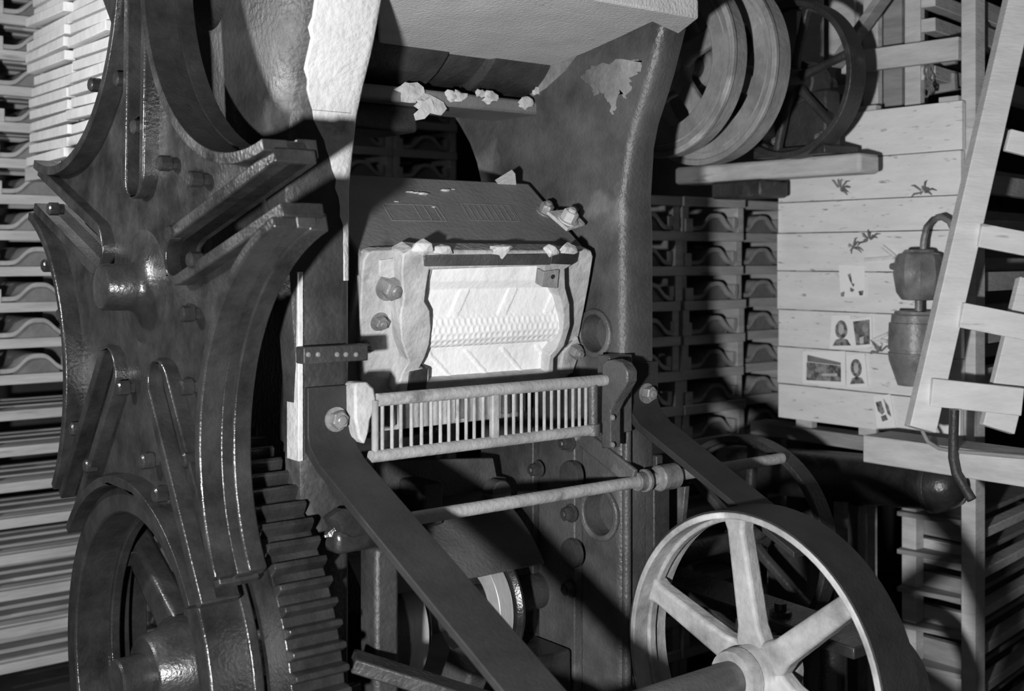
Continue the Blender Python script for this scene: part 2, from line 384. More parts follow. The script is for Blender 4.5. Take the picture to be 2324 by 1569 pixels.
# lower front sheet, its latch cover and round drum cover
q = [aY(u, v, 2.62) for u, v in ((852, 1046), (1120, 1040), (1128, 1082), (1150, 1084), (1152, 1150), (852, 1215))]
MB().prism(q, (0, .02, 0)).build('front_sheet', 'frame', PF, .003)
a = aY(1115, 1112, 2.60); MB().cyl(a, a+Vector((0, -.05, 0)), .032, 24).build('sheet_boss', 'frame', PF, .004)
MB().b2((a.x-.032, 2.55, a.z-.09), (a.x+.032, 2.60, a.z)).build('boss_arm', 'panel', PF, .004)
a = aY(960, 1135, 2.55); MB().b2((a.x-.03, 2.50, a.z-.06), (a.x+.03, 2.62, a.z+.05)).build('boss_arm', 'iron', PF, .008)
b = MB(); n = 14
for i in range(n+1):
    an = math.radians(100-66*i/n); y = 2.75-.42*math.cos(an)*1.0; z = .66+.40*math.sin(an)
    for r in (0, .008):
        for x in (1.47, 2.02): b.v.append(Vector((x, 2.75-(.42+r)*math.cos(an), .62+(.40+r)*math.sin(an))))
for i in range(n):
    k = 4*i; b.f += [[k, k+1, k+5, k+4], [k+2, k+3, k+7, k+6], [k, k+2, k+6, k+4], [k+1, k+3, k+7, k+5]]
b.f += [[0, 1, 3, 2], [4*n, 4*n+1, 4*n+3, 4*n+2]]
b.build('drum_cover', 'frame', PF, .0, 50)
# bed of the press
MB().b2((1.36, 2.3, 0), (2.16, 3.0, .28)).build('press_bed', 'iron', PF, .01)
MB().b2((1.40, 2.40, .28), (1.48, 2.7, .66)).build('bearing_pedestal', 'oiled', PF, .01)
MB().b2((1.98, 2.40, .28), (2.12, 2.7, .60)).build('bearing_pedestal', 'oiled', PF, .01)
MB().bar(aY(800, 1500, 2.1), aY(1250, 1640, 1.9), .07, .03).build('bed_rail', 'iron', PF, .004)

# cam shaft low in the press
CS = thing('cam_shaft', (1.75, 2.62, .5), 'dark cam shaft low between the side castings with two bright steel roller rings', 'shaft')
cy, cz = 2.56, .72
MB().cyl((1.36, cy, cz), (2.16, cy, cz), .05, 24).build('shaft', 'iron', CS)
for x0, x1 in ((1.60, 1.665), (1.885, 1.93)):
    MB().ring((0, cy, cz), (1, 0, 0), .150, .10, x0, x1, 64).build('roller_ring', 'steel', CS, .002)
for x0, x1, r in ((1.50, 1.595, .185), (1.67, 1.70, .12), (1.935, 1.96, .17)):
    MB().lathe((0, cy, cz), (1, 0, 0), [(x0, r-.01), (x0+.01, r), (x1-.01, r), (x1, r-.01)], 56).build('cam_disc', 'oiled', CS)

MB().box((1.76, 2.40, .60), (.07, .10, .13), Matrix.Rotation(.5, 3, 'X')).build('crank_web', 'frame', CS, .01)

# ------------------------------------------------------------------ mould drum
DYc, DZc, AP = 2.604, 1.576, .2305
DX0, DX1 = 1.42, 2.13
SIDE = 2*AP*math.tan(math.radians(36))
def face(j):
    """frame of drum face j: (centre, outward normal, downwards direction)"""
    a = math.radians(-20+72*j); n = Vector((0, -math.cos(a), math.sin(a)))
    t = Vector((0, math.sin(a)*-1, -math.cos(a)))
    return Vector(((DX0+DX1)/2, DYc, DZc))+n*AP, n, t
DR = thing('mould_drum', (1.775, DYc, DZc-.29), 'five-sided rotating mould drum holding a white plaster tile mould on its front', 'mould drum')
rc = AP/math.cos(math.radians(36))
pent = [Vector((DX0, DYc-rc*math.cos(math.radians(16+72*k)), DZc+rc*math.sin(math.radians(16+72*k)))) for k in range(5)]
MB().prism(pent, (DX1-DX0, 0, 0)).build('drum_body', 'panel', DR, .008)
MB().cyl((1.07, DYc, DZc), (2.16, DYc, DZc), .052, 24).build('drum_axle', 'iron', DR)
C0, N0, T0 = face(0)
def fp(u, v, n=0.): return aP(u, v, C0+N0*n, N0)
def fpl(l, n): return [fp(u, v, n) for u, v in l]
# base casting of the front mould
o = MB().prism(fpl([(822, 620), (826, 590), (836, 574), (850, 570), (1000, 566), (1330, 566), (1342, 570), (1347, 582), (1338, 640), (1325, 710), (1312, 775), (1298, 848), (1260, 872), (880, 905), (834, 902), (818, 860), (816, 740)], .012), N0*-.03).build('mould_base', 'clayiron', DR, .004)
# flask ring round the plaster
outer = [(915, 578), (938, 565), (962, 568), (1285, 570), (1302, 578), (1302, 600), (1283, 612), (1284, 652), (1294, 690), (1295, 740), (1282, 785), (1258, 815), (1256, 862), (1100, 876), (962, 893), (900, 896), (912, 850), (928, 822), (912, 775), (908, 720), (916, 680), (912, 620)]
inner = [(972, 612), (1100, 607), (1232, 603), (1232, 628), (1256, 652), (1270, 682), (1276, 715), (1272, 755), (1258, 790), (1244, 806), (1240, 845), (1100, 856), (972, 866), (972, 836), (950, 834), (962, 812), (973, 780), (977, 745), (974, 705), (962, 683), (966, 650)]
E1 = Vector((1, 0, 0)); E2 = T0
def loc2(p): d = p-C0; return (d.dot(E1), d.dot(E2))
FMP = lambda a, b_, c: C0+E1*a+E2*b_+N0*c
ring = plate([loc2(fp(u, v, .055)) for u, v in outer], [[loc2(fp(u, v, .05)) for u, v in inner]], FMP, .0, .055, 'mould_flask', 'clayiron', DR, .006)
# plaster with the negative of a tile
sa = [loc2(fp(u, v, .025)) for u, v in inner]
a0, a1 = min(p[0] for p in sa)-.004, max(p[0] for p in sa)+.012; b0, b1 = min(p[1] for p in sa)-.004, max(p[1] for p in sa)+.004
nx, ny = 150, 120; b = MB()
po = [loc2(fp(u, v, .055)) for u, v in outer]; cxm = sum(p[0] for p in po)/len(po); cym = sum(p[1] for p in po)/len(po)
po = [(cxm+(p[0]-cxm)*.965, cym+(p[1]-cym)*.95) for p in po]
def inside(pt):
    c = False; x, y = pt
    for (x0, y0), (x1, y1) in zip(po, po[1:]+po[:1]):
        if (y0 > y) != (y1 > y) and x < (x1-x0)*(y-y0)/(y1-y0)+x0: c = not c
    return c
def hh(p, q):
    x = p*(a1-a0); h = .020
    if q < .14: h = .024+.004*math.sin(p*40)*.1
    elif q < .22: h = .024-.010*(q-.14)/.08
    elif q < .43:
        h = .014+.012*(q-.22)/.21
        k = (p*3.2+.18*(q-.22)/.2) % 1
        if .78 < k < .98: h += .0028
    elif q < .70:
        k = (q-.43)/.27; h = .028+.016*math.sin(math.pi*k)
        hx = x/.017; row = q*18; hx += .5*(int(row) % 2)
        d = math.hypot((hx % 1)-.5, (row % 1)-.5)
        if .06 < p < .94: h -= .0024*max(0, 1-(d/.5)**2)
    elif q < .74: h = .018
    else:
        h = .018+.010*(q-.74)/.26
        k = (p*4.2-.8*(q-.74)/.26) % 1
        if .44 < k < .56: h += .0026
        if q > .95: h = .034
    if p < .02 or p > .98: h = .034
    return h
for j in range(ny+1):
    for i in range(nx+1):
        p, q = i/nx, j/ny; b.v.append(FMP(a0+(a1-a0)*p, b0+(b1-b0)*q, hh(p, q)))
for j in range(ny):
    for i in range(nx):
        k = j*(nx+1)+i
        if inside((a0+(a1-a0)*(i+.5)/nx, b0+(b1-b0)*(j+.5)/ny)): b.f.append([k, k+1, k+nx+2, k+nx+1])
o = b.build('plaster_mould', 'plaster', DR, 0, 50); o['label'] = 'white plaster negative of a roof tile with a honeycomb band'
# fittings on the front face
MB().prism(fpl([(862, 592), (921, 584), (918, 640), (862, 628)], .018), N0*-.02).build('patch_plate', 'clayiron', DR, .002)
MB().hexbolt(fp(882, 650, .012), N0, .026, .030).build('clamp_bolt', 'bolt', DR)
MB().hexbolt(fp(860, 730, .012), N0, .017, .018).build('clamp_bolt', 'bolt', DR)
MB().hexbolt(fp(826, 786, .012), N0, .012, .02).build('clamp_bolt', 'bolt', DR)
MB().hexbolt(fp(1298, 792, .012), N0, .020, .030).build('clamp_bolt', 'bolt', DR)
MB().prism(fpl([(1278, 800), (1312, 765), (1320, 790), (1300, 848), (1272, 850)], .02), N0*-.03).build('corner_lug', 'clayiron', DR, .003)
MB().prism(fpl([(1234, 618), (1270, 612), (1266, 655), (1230, 652)], .062), N0*-.03).build('locating_block', 'wash', DR, .002)
MB().lathe(fp(1254, 628, .062), N0, [(0, .006), (.002, .006), (.003, .003)], 12).build('block_pin', 'oiled', DR)
MB().prism(fpl([(1253, 576), (1305, 578), (1300, 602), (1250, 600)], .064), N0*-.03).build('top_clamp', 'iron', DR, .003)
MB().prism(fpl([(962, 580), (1250, 576), (1250, 602), (964, 606)], .058), N0*-.02).build('top_rail', 'frame', DR, .003)
MB().prism(fpl([(930, 845), (972, 836), (968, 888), (925, 892)], .058), N0*-.03).build('bottom_clamp', 'iron', DR, .003)
for i, (u, v, r) in enumerate(((960, 556, .022), (1002, 562, .024), (1140, 562, .024), (1246, 560, .022), (1288, 560, .022))):
    MB().lump(fp(u, v+6, .05), r, 20+i, (1.3, .8, .72), .8, 1).build('clay_clod', 'clay', DR, .003, 20)
# flask hanging below on the next face, and a plainer one behind
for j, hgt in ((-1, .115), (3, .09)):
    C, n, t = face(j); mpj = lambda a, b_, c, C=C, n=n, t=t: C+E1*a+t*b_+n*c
    fk = plate([(-.27, -.145), (.24, -.145), (.24, .14), (-.27, .14)], [[(-.23, -.11), (.20, -.11), (.20, .10), (-.23, .10)]], mpj, 0, hgt, 'mould_flask', 'coat', DR, .004)  # paler than the front flask, colour lifted to offset the guard's shade
    if j == -1:
        for a in (-.25, -.19, .02, .17, .22):
            q = mpj(a, -.150, hgt*.6); MB().box(q, (.022, .02, .065)).build('flask_clip', 'bolt', fk, .003)
# top face: worn cast lettering, lifting plate, studs
C1, N1, T1 = face(1)
def tp(u, v, n=0.): return aP(u, v, C1+N1*n, N1)
b = MB()
def ridge(u0, v0, u1, v1, r=.0016): b.bar(tp(u0, v0, .0008), tp(u1, v1, .0008), r*1.6, r, N1)
for u0 in (868, 1047):
    w_ = 118 if u0 > 900 else 130
    ridge(u0, 462, u0+w_-8, 466); ridge(u0+22, 500, u0+w_+16, 502); ridge(u0, 462, u0+22, 500); ridge(u0+w_-8, 466, u0+w_+16, 502)
for k in range(8): ridge(1062+k*13, 466, 1084+k*13, 501)
for k in range(3): ridge(938+k*22, 466, 960+k*22, 501)
b.build('cast_lettering', 'panel', DR, 0)
lp = [tp(u, v, .045) for u, v in ((1239, 486), (1293, 480), (1325, 514), (1285, 526))]
MB().prism(lp, N1*.010).build('lifting_plate', 'clayiron', DR, .002)
q = tp(1290, 503, 0); MB().cyl(q, q+N1*.045, .012, 12).build('plate_stud', 'bolt', DR)
q = tp(1288, 500, .055); MB().hexbolt(q, N1, .021, .026).build('plate_nut', 'clayiron', DR)
q = tp(1236, 482, 0); MB().hexbolt(q, N1, .019, .024).build('face_nut', 'bolt', DR)
q = tp(1145, 410, 0); MB().prism([q+E1*-.035, q+E1*.03, q+E1*.012+N1*.035+T1*-.005], T1*.02).build('locating_fin', 'clayiron', DR, .001)
for i, (u, v) in enumerate(((900, 458), (945, 438), (1010, 432), (1028, 430), (930, 436), (960, 440), (985, 470))):
    MB().lump(tp(u, v, .001), .005+.003*(i % 3), 60+i, (1.5, 1, .4)).build('clay_fleck', 'clay', DR, 0, 25)

# clay left on the beam lip
for i, (u, v, r) in enumerate(((930, 207, .030), (968, 243, .040), (1022, 217, .018), (1043, 218, .020), (1088, 212, .014), (1112, 222, .022), (1192, 234, .022), (1220, 206, .016), (1238, 206, .014), (1298, 228, .016))):
    p = aY(u, v, 2.592)
    nm = ['flat torn patch of clay at the left end of the beam lip', 'largest ragged clay patch stuck under the beam lip', 'small round clay crumb just right of the large patch',
          'second round clay crumb right of the large patch', 'thin clay crumb near the middle of the beam lip', 'twisted clay crumb under the saddle middle', 'knobbly clay crumb hanging lowest near the far casting',
          'small upper clay crumb left of its twin', 'small upper clay crumb right of its twin', 'last clay crumb on the lip beside the far casting'][i]
    tag(MB().lump(p, r*.78, i, (1.35, .22 if i < 2 else .4, .9), 1.1 if i < 2 else .8).build('clay_crumb', 'clay', None, 0, 60), nm, 'clay', 'clay crumbs on the beam lip')

# ------------------------------------------------------------------ Geneva indexing wheel
GY, GZ, GR = 2.60, 1.585, .72
GC = GR/math.cos(math.radians(36)); RL = .44; HW = .038
GW = thing('indexing_wheel', (1.0, GY, GZ-.72), 'large oily black five-slot star wheel with concave sides on the drum axle', 'star wheel')
def gmp(a, b_, c): return (c, GY-a, GZ+b_)
def star(R, rl, hw, rs):
    pts = []
    al = math.degrees(math.acos((R*R+GC*GC-rl*rl)/(2*R*GC)))
    for k in range(5):
        ph = 16+72*k; c, s = math.cos(math.radians(ph)), math.sin(math.radians(ph))
        T = lambda r, o: (r*c-o*s, r*s+o*c)
        pts.append(T(R, -hw))
        for i in range(9):
            an = math.radians(-90-180*i/8); pts.append(T(rs+hw+hw*math.cos(an)*1.0, hw*math.sin(an)))
        pts.append(T(R, hw))
        ca = (GC*math.cos(math.radians(ph+36)), GC*math.sin(math.radians(ph+36)))
        st = (R*math.cos(math.radians(ph+36-al)), R*math.sin(math.radians(ph+36-al)))
        g0 = math.atan2(st[1]-ca[1], st[0]-ca[0]); gm = math.atan2(-ca[1], -ca[0])
        d = (gm-g0+math.pi) % (2*math.pi)-math.pi
        for i in range(25):
            an = g0+2*d*i/24; pts.append((ca[0]+rl*math.cos(an), ca[1]+rl*math.sin(an)))
    return pts
o_out = star(GR, RL, HW, .20)
plate(o_out, [], gmp, 1.020, 1.062, 'star_web', 'oiled', GW, .004)
# raised locking rims along the concave sides and guides along the slots
al = math.acos((GR*GR+GC*GC-RL*RL)/(2*GR*GC))
for k in range(5):
    ph = math.radians(16+72*k+36); ca = (GC*math.cos(ph), GC*math.sin(ph))
    st = (GR*math.cos(ph-al), GR*math.sin(ph-al)); g0 = math.atan2(st[1]-ca[1], st[0]-ca[0]); gm = math.atan2(-ca[1], -ca[0]); d = (gm-g0+math.pi) % (2*math.pi)-math.pi
    an = [g0+2*d*i/28 for i in range(29)]
    arc = [(ca[0]+RL*math.cos(t), ca[1]+RL*math.sin(t)) for t in an]; arc2 = [(ca[0]+(RL+.022)*math.cos(t), ca[1]+(RL+.022)*math.sin(t)) for t in an]
    plate(arc+arc2[::-1], [], gmp, .975, 1.025, 'locking_rim', 'oiled', GW, .004)
    arc = [(ca[0]+(RL-.004)*math.cos(t), ca[1]+(RL-.004)*math.sin(t)) for t in an]; arc2 = [(ca[0]+(RL+.03)*math.cos(t), ca[1]+(RL+.03)*math.sin(t)) for t in an]
    plate(arc+arc2[::-1], [], gmp, 1.045, 1.085, 'locking_rim', 'oiled', GW, .004)
    ph = math.radians(16+72*k); c, s = math.cos(ph), math.sin(ph)
    T = lambda r, o: (r*c-o*s, r*s+o*c)
    W2 = HW+.026
    U = [T(GR+.004, -W2), T(.26, -W2)]+[T(.26+W2*math.cos(math.radians(-90-180*i/10)), W2*math.sin(math.radians(-90-180*i/10))) for i in range(1, 10)]+[T(.26, W2), T(GR+.004, W2), T(GR+.004, HW)]
    U += [T(.20+HW+HW*math.cos(math.radians(90+180*i/8)), HW*math.sin(math.radians(90+180*i/8))) for i in range(9)]+[T(GR+.004, -HW)]
    plate(U, [], gmp, .990, 1.075, 'slot_guide', 'oiled', GW, .005)
MB().lathe((0, GY, GZ), (1, 0, 0), [(.922, .001), (.922, .046), (.927, .051), (.985, .053), (1.0, .058), (1.01, .075), (1.018, .105), (1.022, .15), (1.07, .15), (1.09, .11)], 48).build('hub', 'oiled', GW, 0, 45)
for (u, v) in ((325, 290), (385, 372), (455, 408), (437, 712), (434, 878), (285, 182), (405, 530), (455, 590), (205, 335), (226, 195), (117, 603), (152, 714), (172, 836), (182, 972), (130, 475), (215, 1055), (345, 1045), (440, 1040), (375, 1120), (290, 880)):
    p = aX(u+12, v, 1.02); p.x = 1.022
    MB().lathe(p, (-1, 0, 0), [(0, .014), (.012, .013), (.013, .017), (.036, .017), (.040, .013)], 8).build('wheel_bolt', 'oiled', GW)

# ------------------------------------------------------------------ driving gear with locking disc
EY, EZ = 2.625, .70
DG = thing('drive_gear', (1.1, EY, .1), 'big oily toothed gear with spoked locking ring below the star wheel', 'gear')
RG = .565; NT = 84
MB().ring((0, EY, EZ), (1, 0, 0), RG, .475, 1.105, 1.225, 120).build('gear_rim', 'oiled', DG, .003)
rt = 2*math.pi*RG/NT
pro = [(-.30*rt, RG-.003), (-.22*rt, RG+.014), (-.13*rt, RG+.026), (.13*rt, RG+.026), (.22*rt, RG+.014), (.30*rt, RG-.003)]
tooth_me = None
for k in range(NT):
    a = 2*math.pi*k/NT+.01
    if tooth_me is None:
        bb = MB().prism([(-.06, t, r) for t, r in pro], (.12, 0, 0)); bb.v = [p-Vector((0, 0, RG)) for p in bb.v]
        bb.v.append(Vector((0, 0, 0))); bb.v.pop()
        tooth_me = bpy.data.meshes.new('tooth'); tooth_me.from_pydata(bb.v, [], bb.f)
        bm = bmesh.new(); bm.from_mesh(tooth_me); bmesh.ops.recalc_face_normals(bm, faces=bm.faces); bm.to_mesh(tooth_me); bm.free()
        tooth_me.materials.append(M['oiled'])
    o = bpy.data.objects.new('tooth', tooth_me); COL.objects.link(o); o.parent = DG
    p = Vector((1.165, EY+RG*math.sin(a), EZ+RG*math.cos(a))); o.location = p-WLOC[DG]; o.rotation_euler = (-a, 0, 0)
    bv = o.modifiers.new('bevel', 'BEVEL'); bv.width = .003; bv.segments = 2
MB().ring((0, EY, EZ), (1, 0, 0), .432, .372, 1.0, 1.10, 96).build('locking_ring', 'oiled', DG, .005)
MB().ring((0, EY, EZ), (1, 0, 0), .445, .36, 1.085, 1.11, 96).build('ring_flange', 'oiled', DG, .004)
MB().ring((0, EY, EZ), (1, 0, 0), .50, .43, 1.12, 1.16, 96).build('gear_web', 'oiled', DG, .003)
for k in range(5):
    a = math.radians(78+72*k); d = Vector((0, -math.cos(a), math.sin(a))); c0 = Vector((1.16, EY, EZ)); n_ = Vector((0, math.sin(a), math.cos(a)))
    P = [c0+d*.09+n_*.050, c0+d*.49+n_*.036, c0+d*.49-n_*.036, c0+d*.09-n_*.050]
    MB().prism([p-E1*.03 for p in P], E1*.06).build('gear_spoke', 'oiled', DG, .014, 35, 3)
    q0 = c0+d*.40; MB().box(q0-E1*.05, (.06, .05, .05), Matrix.Rotation(-a, 3, 'X')).build('ring_lug', 'oiled', DG, .006)
MB().lathe((0, EY, EZ), (1, 0, 0), [(1.03, .05), (1.03, .088), (1.037, .095), (1.07, .098), (1.10, .12), (1.2, .12)], 48).build('gear_hub', 'oiled', DG, 0, 40)
MB().lathe((0, EY, EZ), (1, 0, 0), [(.965, .001), (.965, .048), (.970, .053), (1.05, .055)], 40).build('gear_shaft', 'oiled', DG, 0, 40)
# step the gear shaft sits in
tag(MB().b2((1.235, EY-.16, 0), (1.29, EY+.16, EZ+.10)).build('shaft_bearing', 'iron', None, .02), 'dark iron bearing block behind the big gear', 'bearing')

# ------------------------------------------------------------------ guard grille
GG = thing('guard_grille', (1.72, 2.2, 1.20), 'low guard grille of thin upright bars in front of the mould drum', 'guard')
YG = 2.20
tA, tB = aY(856, 907, YG), aY(1376, 864, YG); bA, bB = aY(850, 1030, YG), aY(1340, 982, YG)
zt_ = (tA.z+tB.z)/2; zb_ = (bA.z+bB.z)/2
MB().cyl((tA.x, YG, zt_), (tB.x+.02, YG, zt_), .0145, 16).build('top_rail', 'rail', GG)
MB().cyl((bA.x-.01, YG, zb_), (bB.x+.02, YG, zb_), .0135, 16).build('bottom_rail', 'rail', GG)
zu = 650; sc_ = 850/2324
bl = None
for x in (595, 655, 710, 775, 838, 897, 955, 1008, 1062, 1115, 1165, 1220, 1362, 1410, 1458, 1507, 1553, 1600, 1645, 1690, 1735, 1778, 1818, 1858):
    X = aY(zu+x*sc_, 950, YG).x
    if bl is None: bl = MB().cyl((X, YG, zb_), (X, YG, zt_), .0042, 8).build('bar', 'rail', GG); bx0 = X
    else:
        o = bl.copy(); COL.objects.link(o); o.location = bl.location+Vector((X-bx0, 0, 0))
X = aY(zu+1290*sc_, 950, YG).x
MB().b2((X-.011, YG-.008, zb_), (X+.011, YG+.008, zt_)).build('middle_post', 'rail', GG, .004)
X = aY(1346, 950, YG).x
MB().cyl((X, YG, zb_-.015), (X, YG, zt_), .012, 16).build('end_post', 'frame', GG)
MB().lathe((X, YG, zb_-.015), (0, 0, 1), [(0, .018), (.03, .018)], 16).build('post_foot', 'frame', GG, .002)
X = aY(862, 950, YG).x-.012
MB().cyl((X, YG, zb_), (X, YG, zt_), .008, 12).build('end_post', 'dusty', GG)

# ------------------------------------------------------------------ release rod, lever and its bearing
RR = thing('release_rod', (1.8, 2.2, 1.05), 'long round control rod running across the press below the guard grille', 'rod')
ra, rb = aY(772, 1232, 2.2), aY(1700, 1052, 2.2); zz = 1.072
MB().cyl((ra.x, 2.2, zz), (2.75, 2.2, zz), .0155, 16).build('rod', 'rail', RR)
x = aY(1452, 1095, 2.2).x
MB().lathe((x, 2.2, zz), (1, 0, 0), [(-.012, .024), (.012, .024), (.014, .030), (.024, .030), (.026, .022)], 24).build('collar', 'bolt', RR, .001)
x2 = aY(1512, 1085, 2.2).x
MB().lathe((x2, 2.2, zz), (1, 0, 0), [(-.035, .030), (-.03, .034), (.03, .034), (.035, .030)], 28).build('sleeve_bearing', 'bolt', RR)
q0 = Vector((x-.02, 2.2, zz+.01)); q1 = Vector((x-.02, 2.42, zz+.10))
MB().bar(q0, q1, .014, .05).build('lever', 'frame', RR, .004)
MB().lathe(q1, (-1, 0, 0), [(0, .022), (.02, .022)], 20).build('lever_pin', 'bolt', RR, .002)
q = Vector((x2, 2.2, zz))
MB().b2((x2-.03, 2.215, zz-.30), (x2+.03, 2.25, zz+.02)).build('bearing_arm', 'iron', RR, .004)
MB().b2((2.28, 2.24, zz-.05), (x2+.03, 2.27, zz+.05)).build('bearing_foot', 'iron', RR, .004)
MB().lump((ra.x+.03, 2.2, zz+.01), .045, 5, (1.5, .8, .8), .4).build('greasy_clamp', 'oiled', RR)
MB().box((ra.x+.06, 2.2, zz-.02), (.17, .06, .05)).build('clamp_block', 'oiled', RR, .012)
tag(MB().b2((1.36, 2.17, .0), (1.42, 2.24, zz-.045)).build('rod_pedestal', 'iron', None, .01), 'dark upright pedestal under the greasy end of the control rod', 'pedestal')

# ------------------------------------------------------------------ pale pulley at lower right
def pulley(name, X0, X1, Yc, Zc, R, label, nsp, a0, m, rimth=.012, spw=(.026, .022), hubr=.055, hx=.03, rib=True, group=None, mrim=None, web=.5, spt=.03):
    t = thing(name, ((X0+X1)/2, Yc, Zc-R), label, 'pulley', group)
    MB().ring((0, Yc, Zc), (1, 0, 0), R, R-rimth, X0, X1, 96).build('rim', mrim or m, t, .003)
    Xm = X0+(X1-X0)*web
    if rib: MB().ring((0, Yc, Zc), (1, 0, 0), R-rimth+.002, R-rimth-.010, Xm-.012, Xm+.012, 96).build('rim_rib', m, t, .004)
    for k in range(nsp):
        a = math.radians(a0+360/nsp*k); d = Vector((0, -math.cos(a), math.sin(a))); n_ = Vector((0, math.sin(a), math.cos(a))); c = Vector((Xm, Yc, Zc))
        r0, r1 = hubr*.8, R-rimth+.001
        P = [c+d*r0+n_*spw[0]*1.5, c+d*(r0+.05)+n_*spw[0], c+d*(r1-.03)+n_*spw[1], c+d*r1+n_*spw[1]*1.35]
        P += [c+d*r1-n_*spw[1]*1.35, c+d*(r1-.03)-n_*spw[1], c+d*(r0+.05)-n_*spw[0], c+d*r0-n_*spw[0]*1.5]
        MB().prism([p-E1*spt*.5 for p in P], E1*spt).build('spoke', m, t, min(.009, spt*.3), 35, 3)
    MB().lathe((0, Yc, Zc), (1, 0, 0), [(X0-hx, hubr*.75), (X0-hx, hubr*.95), (X0-hx+.005, hubr), (X1+hx, hubr), (X1+hx, hubr*.7)], 40).build('hub', m, t, 0, 40)
    if rimth > .05:
        MB().ring((0, Yc, Zc), (1, 0, 0), R+.005, R-.014, X0-.007, X0+.010, 96).build('rim_lip', m, t, .003)
        MB().ring((0, Yc, Zc), (1, 0, 0), R-.030, R-.036, X0-.003, X0+.010, 96).build('rim_bead', m, t, .001)
    return t
PY, PZ = 1.715, .738
pu = pulley('spoked_pulley', 2.012, 2.122, PY, PZ, .352, 'large pale six-spoke pulley wheel in the right foreground', 6, 40, 'cast', .014, (.030, .024), .062, .02, mrim='cast', spt=.045)
o = MB().ring((0, PY, PZ), (1, 0, 0), .3565, .352, 2.014, 2.135, 96).build('belt', 'belt', pu, .001); o['label'] = 'dark leather drive belt on the rim'
MB().cyl((1.2, PY, PZ), (2.02, PY, PZ), .040, 28).build('axle', 'frame', pu)
MB().lathe((1.975, PY, PZ), (1, 0, 0), [(0, .045), (0, .060), (.015, .064), (.03, .064)], 32).build('axle_collar', 'cast', pu)
tag(MB().b2((1.36, PY-.12, 0), (1.48, PY+.12, PZ-.042)).build('axle_stand', 'iron', None, .02), 'dark iron stand under the shaft of the pale spoked pulley', 'stand')

# ------------------------------------------------------------------ overhead shaft with three wheels at upper right
AY, AZ = 2.56, 2.245
tag(MB().cyl((1.60, AY, AZ), (3.46, AY, AZ), .035, 20).build('overhead_shaft', 'iron'), 'dark overhead shaft carrying the three wheels right of the press', 'shaft')
pulley('flanged_pulley', 2.63, 2.69, AY, AZ, .285, 'broad pale rim wheel nearest the press head at upper right', 5, 20, 'dusty', .085, (.03, .03), .06, .02, False, 'wheels on the overhead shaft', web=.6, spt=.03)
pulley('flanged_pulley', 2.80, 2.87, AY, AZ, .30, 'broad pale rim wheel in the middle of the overhead shaft', 5, 50, 'dusty', .085, (.03, .03), .06, .02, False, 'wheels on the overhead shaft', web=.6, spt=.03)
pulley('spoked_pulley', 3.19, 3.27, AY-.02, AZ, .262, 'thin dark six-spoke wheel at the end of the overhead shaft', 6, 15, 'iron', .02, (.012, .012), .045, .03, True, 'wheels on the overhead shaft', spt=.03)
# bearing and bracket arm under the dark wheel
BA = thing('shaft_bearing', (3.25, 2.5, 1.88), 'black iron hanger bearing under the dark spoked wheel on a timber arm', 'bearing')
MB().b2((3.28, 2.44, 2.0), (3.36, 2.66, 2.21)).build('pedestal', 'iron', BA, .01)
MB().cyl((3.27, AY, AZ), (3.37, AY, AZ), .075, 28).build('bearing_cap', 'iron', BA, .005)
MB().b2((3.22, 2.40, 1.992), (3.40, 2.70, 2.02)).build('sole_plate', 'iron', BA, .004)
for y in (2.46, 2.64): MB().hexbolt((3.28, y, 2.05), (-1, 0, 0), .015, .02).build('bearing_bolt', 'bolt', BA)
pA = aX(1960, 362, 3.3); 
arm = MB().b2((3.28, pA.y, 1.925), (3.39, 3.13, 1.990)).build('bracket_arm', 'wood', None, .012)
tag(arm, 'thick pale timber arm running back under the dark spoked wheel', 'beam')
MB().b2((3.26, 2.70, 1.862), (3.41, 2.93, 1.924)).build('under_clamp', 'iron', BA, .01)

# ------------------------------------------------------------------ dark machinery behind the pale pulley
pulley('spoked_pulley', 2.78, 2.84, 2.38, .80, .31, 'dim dark wheel behind the flat stay left of the board foot', 6, 25, 'iron', .02, (.014, .014), .045, .03, True, spt=.03)
tag(MB().cyl((2.45, 2.38, .80), (3.2, 2.38, .80), .028, 16).build('counter_shaft', 'iron'), 'dark counter shaft through the dim wheel', 'shaft')
tag(MB().b2((3.0, 2.30, 0), (3.09, 2.46, .77)).build('counter_stand', 'iron', None, .01), 'dark stand carrying the counter shaft', 'stand')
AR = thing('adjusting_arm', (2.5, 2.1, .6), 'long dark flat iron arm seen between the pulley spokes', 'arm')
MB().bar((2.5, 2.55, .73), (2.5, 1.72, .70), .16, .03).build('arm_bar', 'oiled', AR, .004)
for y in (1.85, 1.98): MB().lathe((2.47, y, .715), (0, 0, 1), [(0, .03), (.02, .028), (.022, .016), (.04, .016)], 16).build('arm_nut', 'oiled', AR)
MB().cyl((2.5, 1.84, .42), (2.5, 1.84, .70), .035, 20).build('spindle', 'oiled', AR)
MB().lathe((2.5, 1.84, .36), (0, 0, 1), [(0, .05), (.05, .05), (.06, .04)], 20).build('spindle_nut', 'oiled', AR)
MB().ring((2.56, 1.82, .55), (1, 0, 0), .16, .14, 0, .10, 48).build('arm_sheave', 'iron', AR, .003)
MB().b2((2.44, 2.48, 0), (2.56, 2.6, .72)).build('arm_post', 'iron', AR, .006)
# small hanging bracket by the rod
HB = [aX(u, v, 2.42) for u, v in ((1495, 1110), (1555, 1105), (1548, 1180), (1512, 1270), (1498, 1268))]
tag(MB().prism(HB, (.02, 0, 0)).build('hanging_bracket', 'frame', None, .003), 'narrow tapering iron bracket hanging beside the far casting', 'bracket')

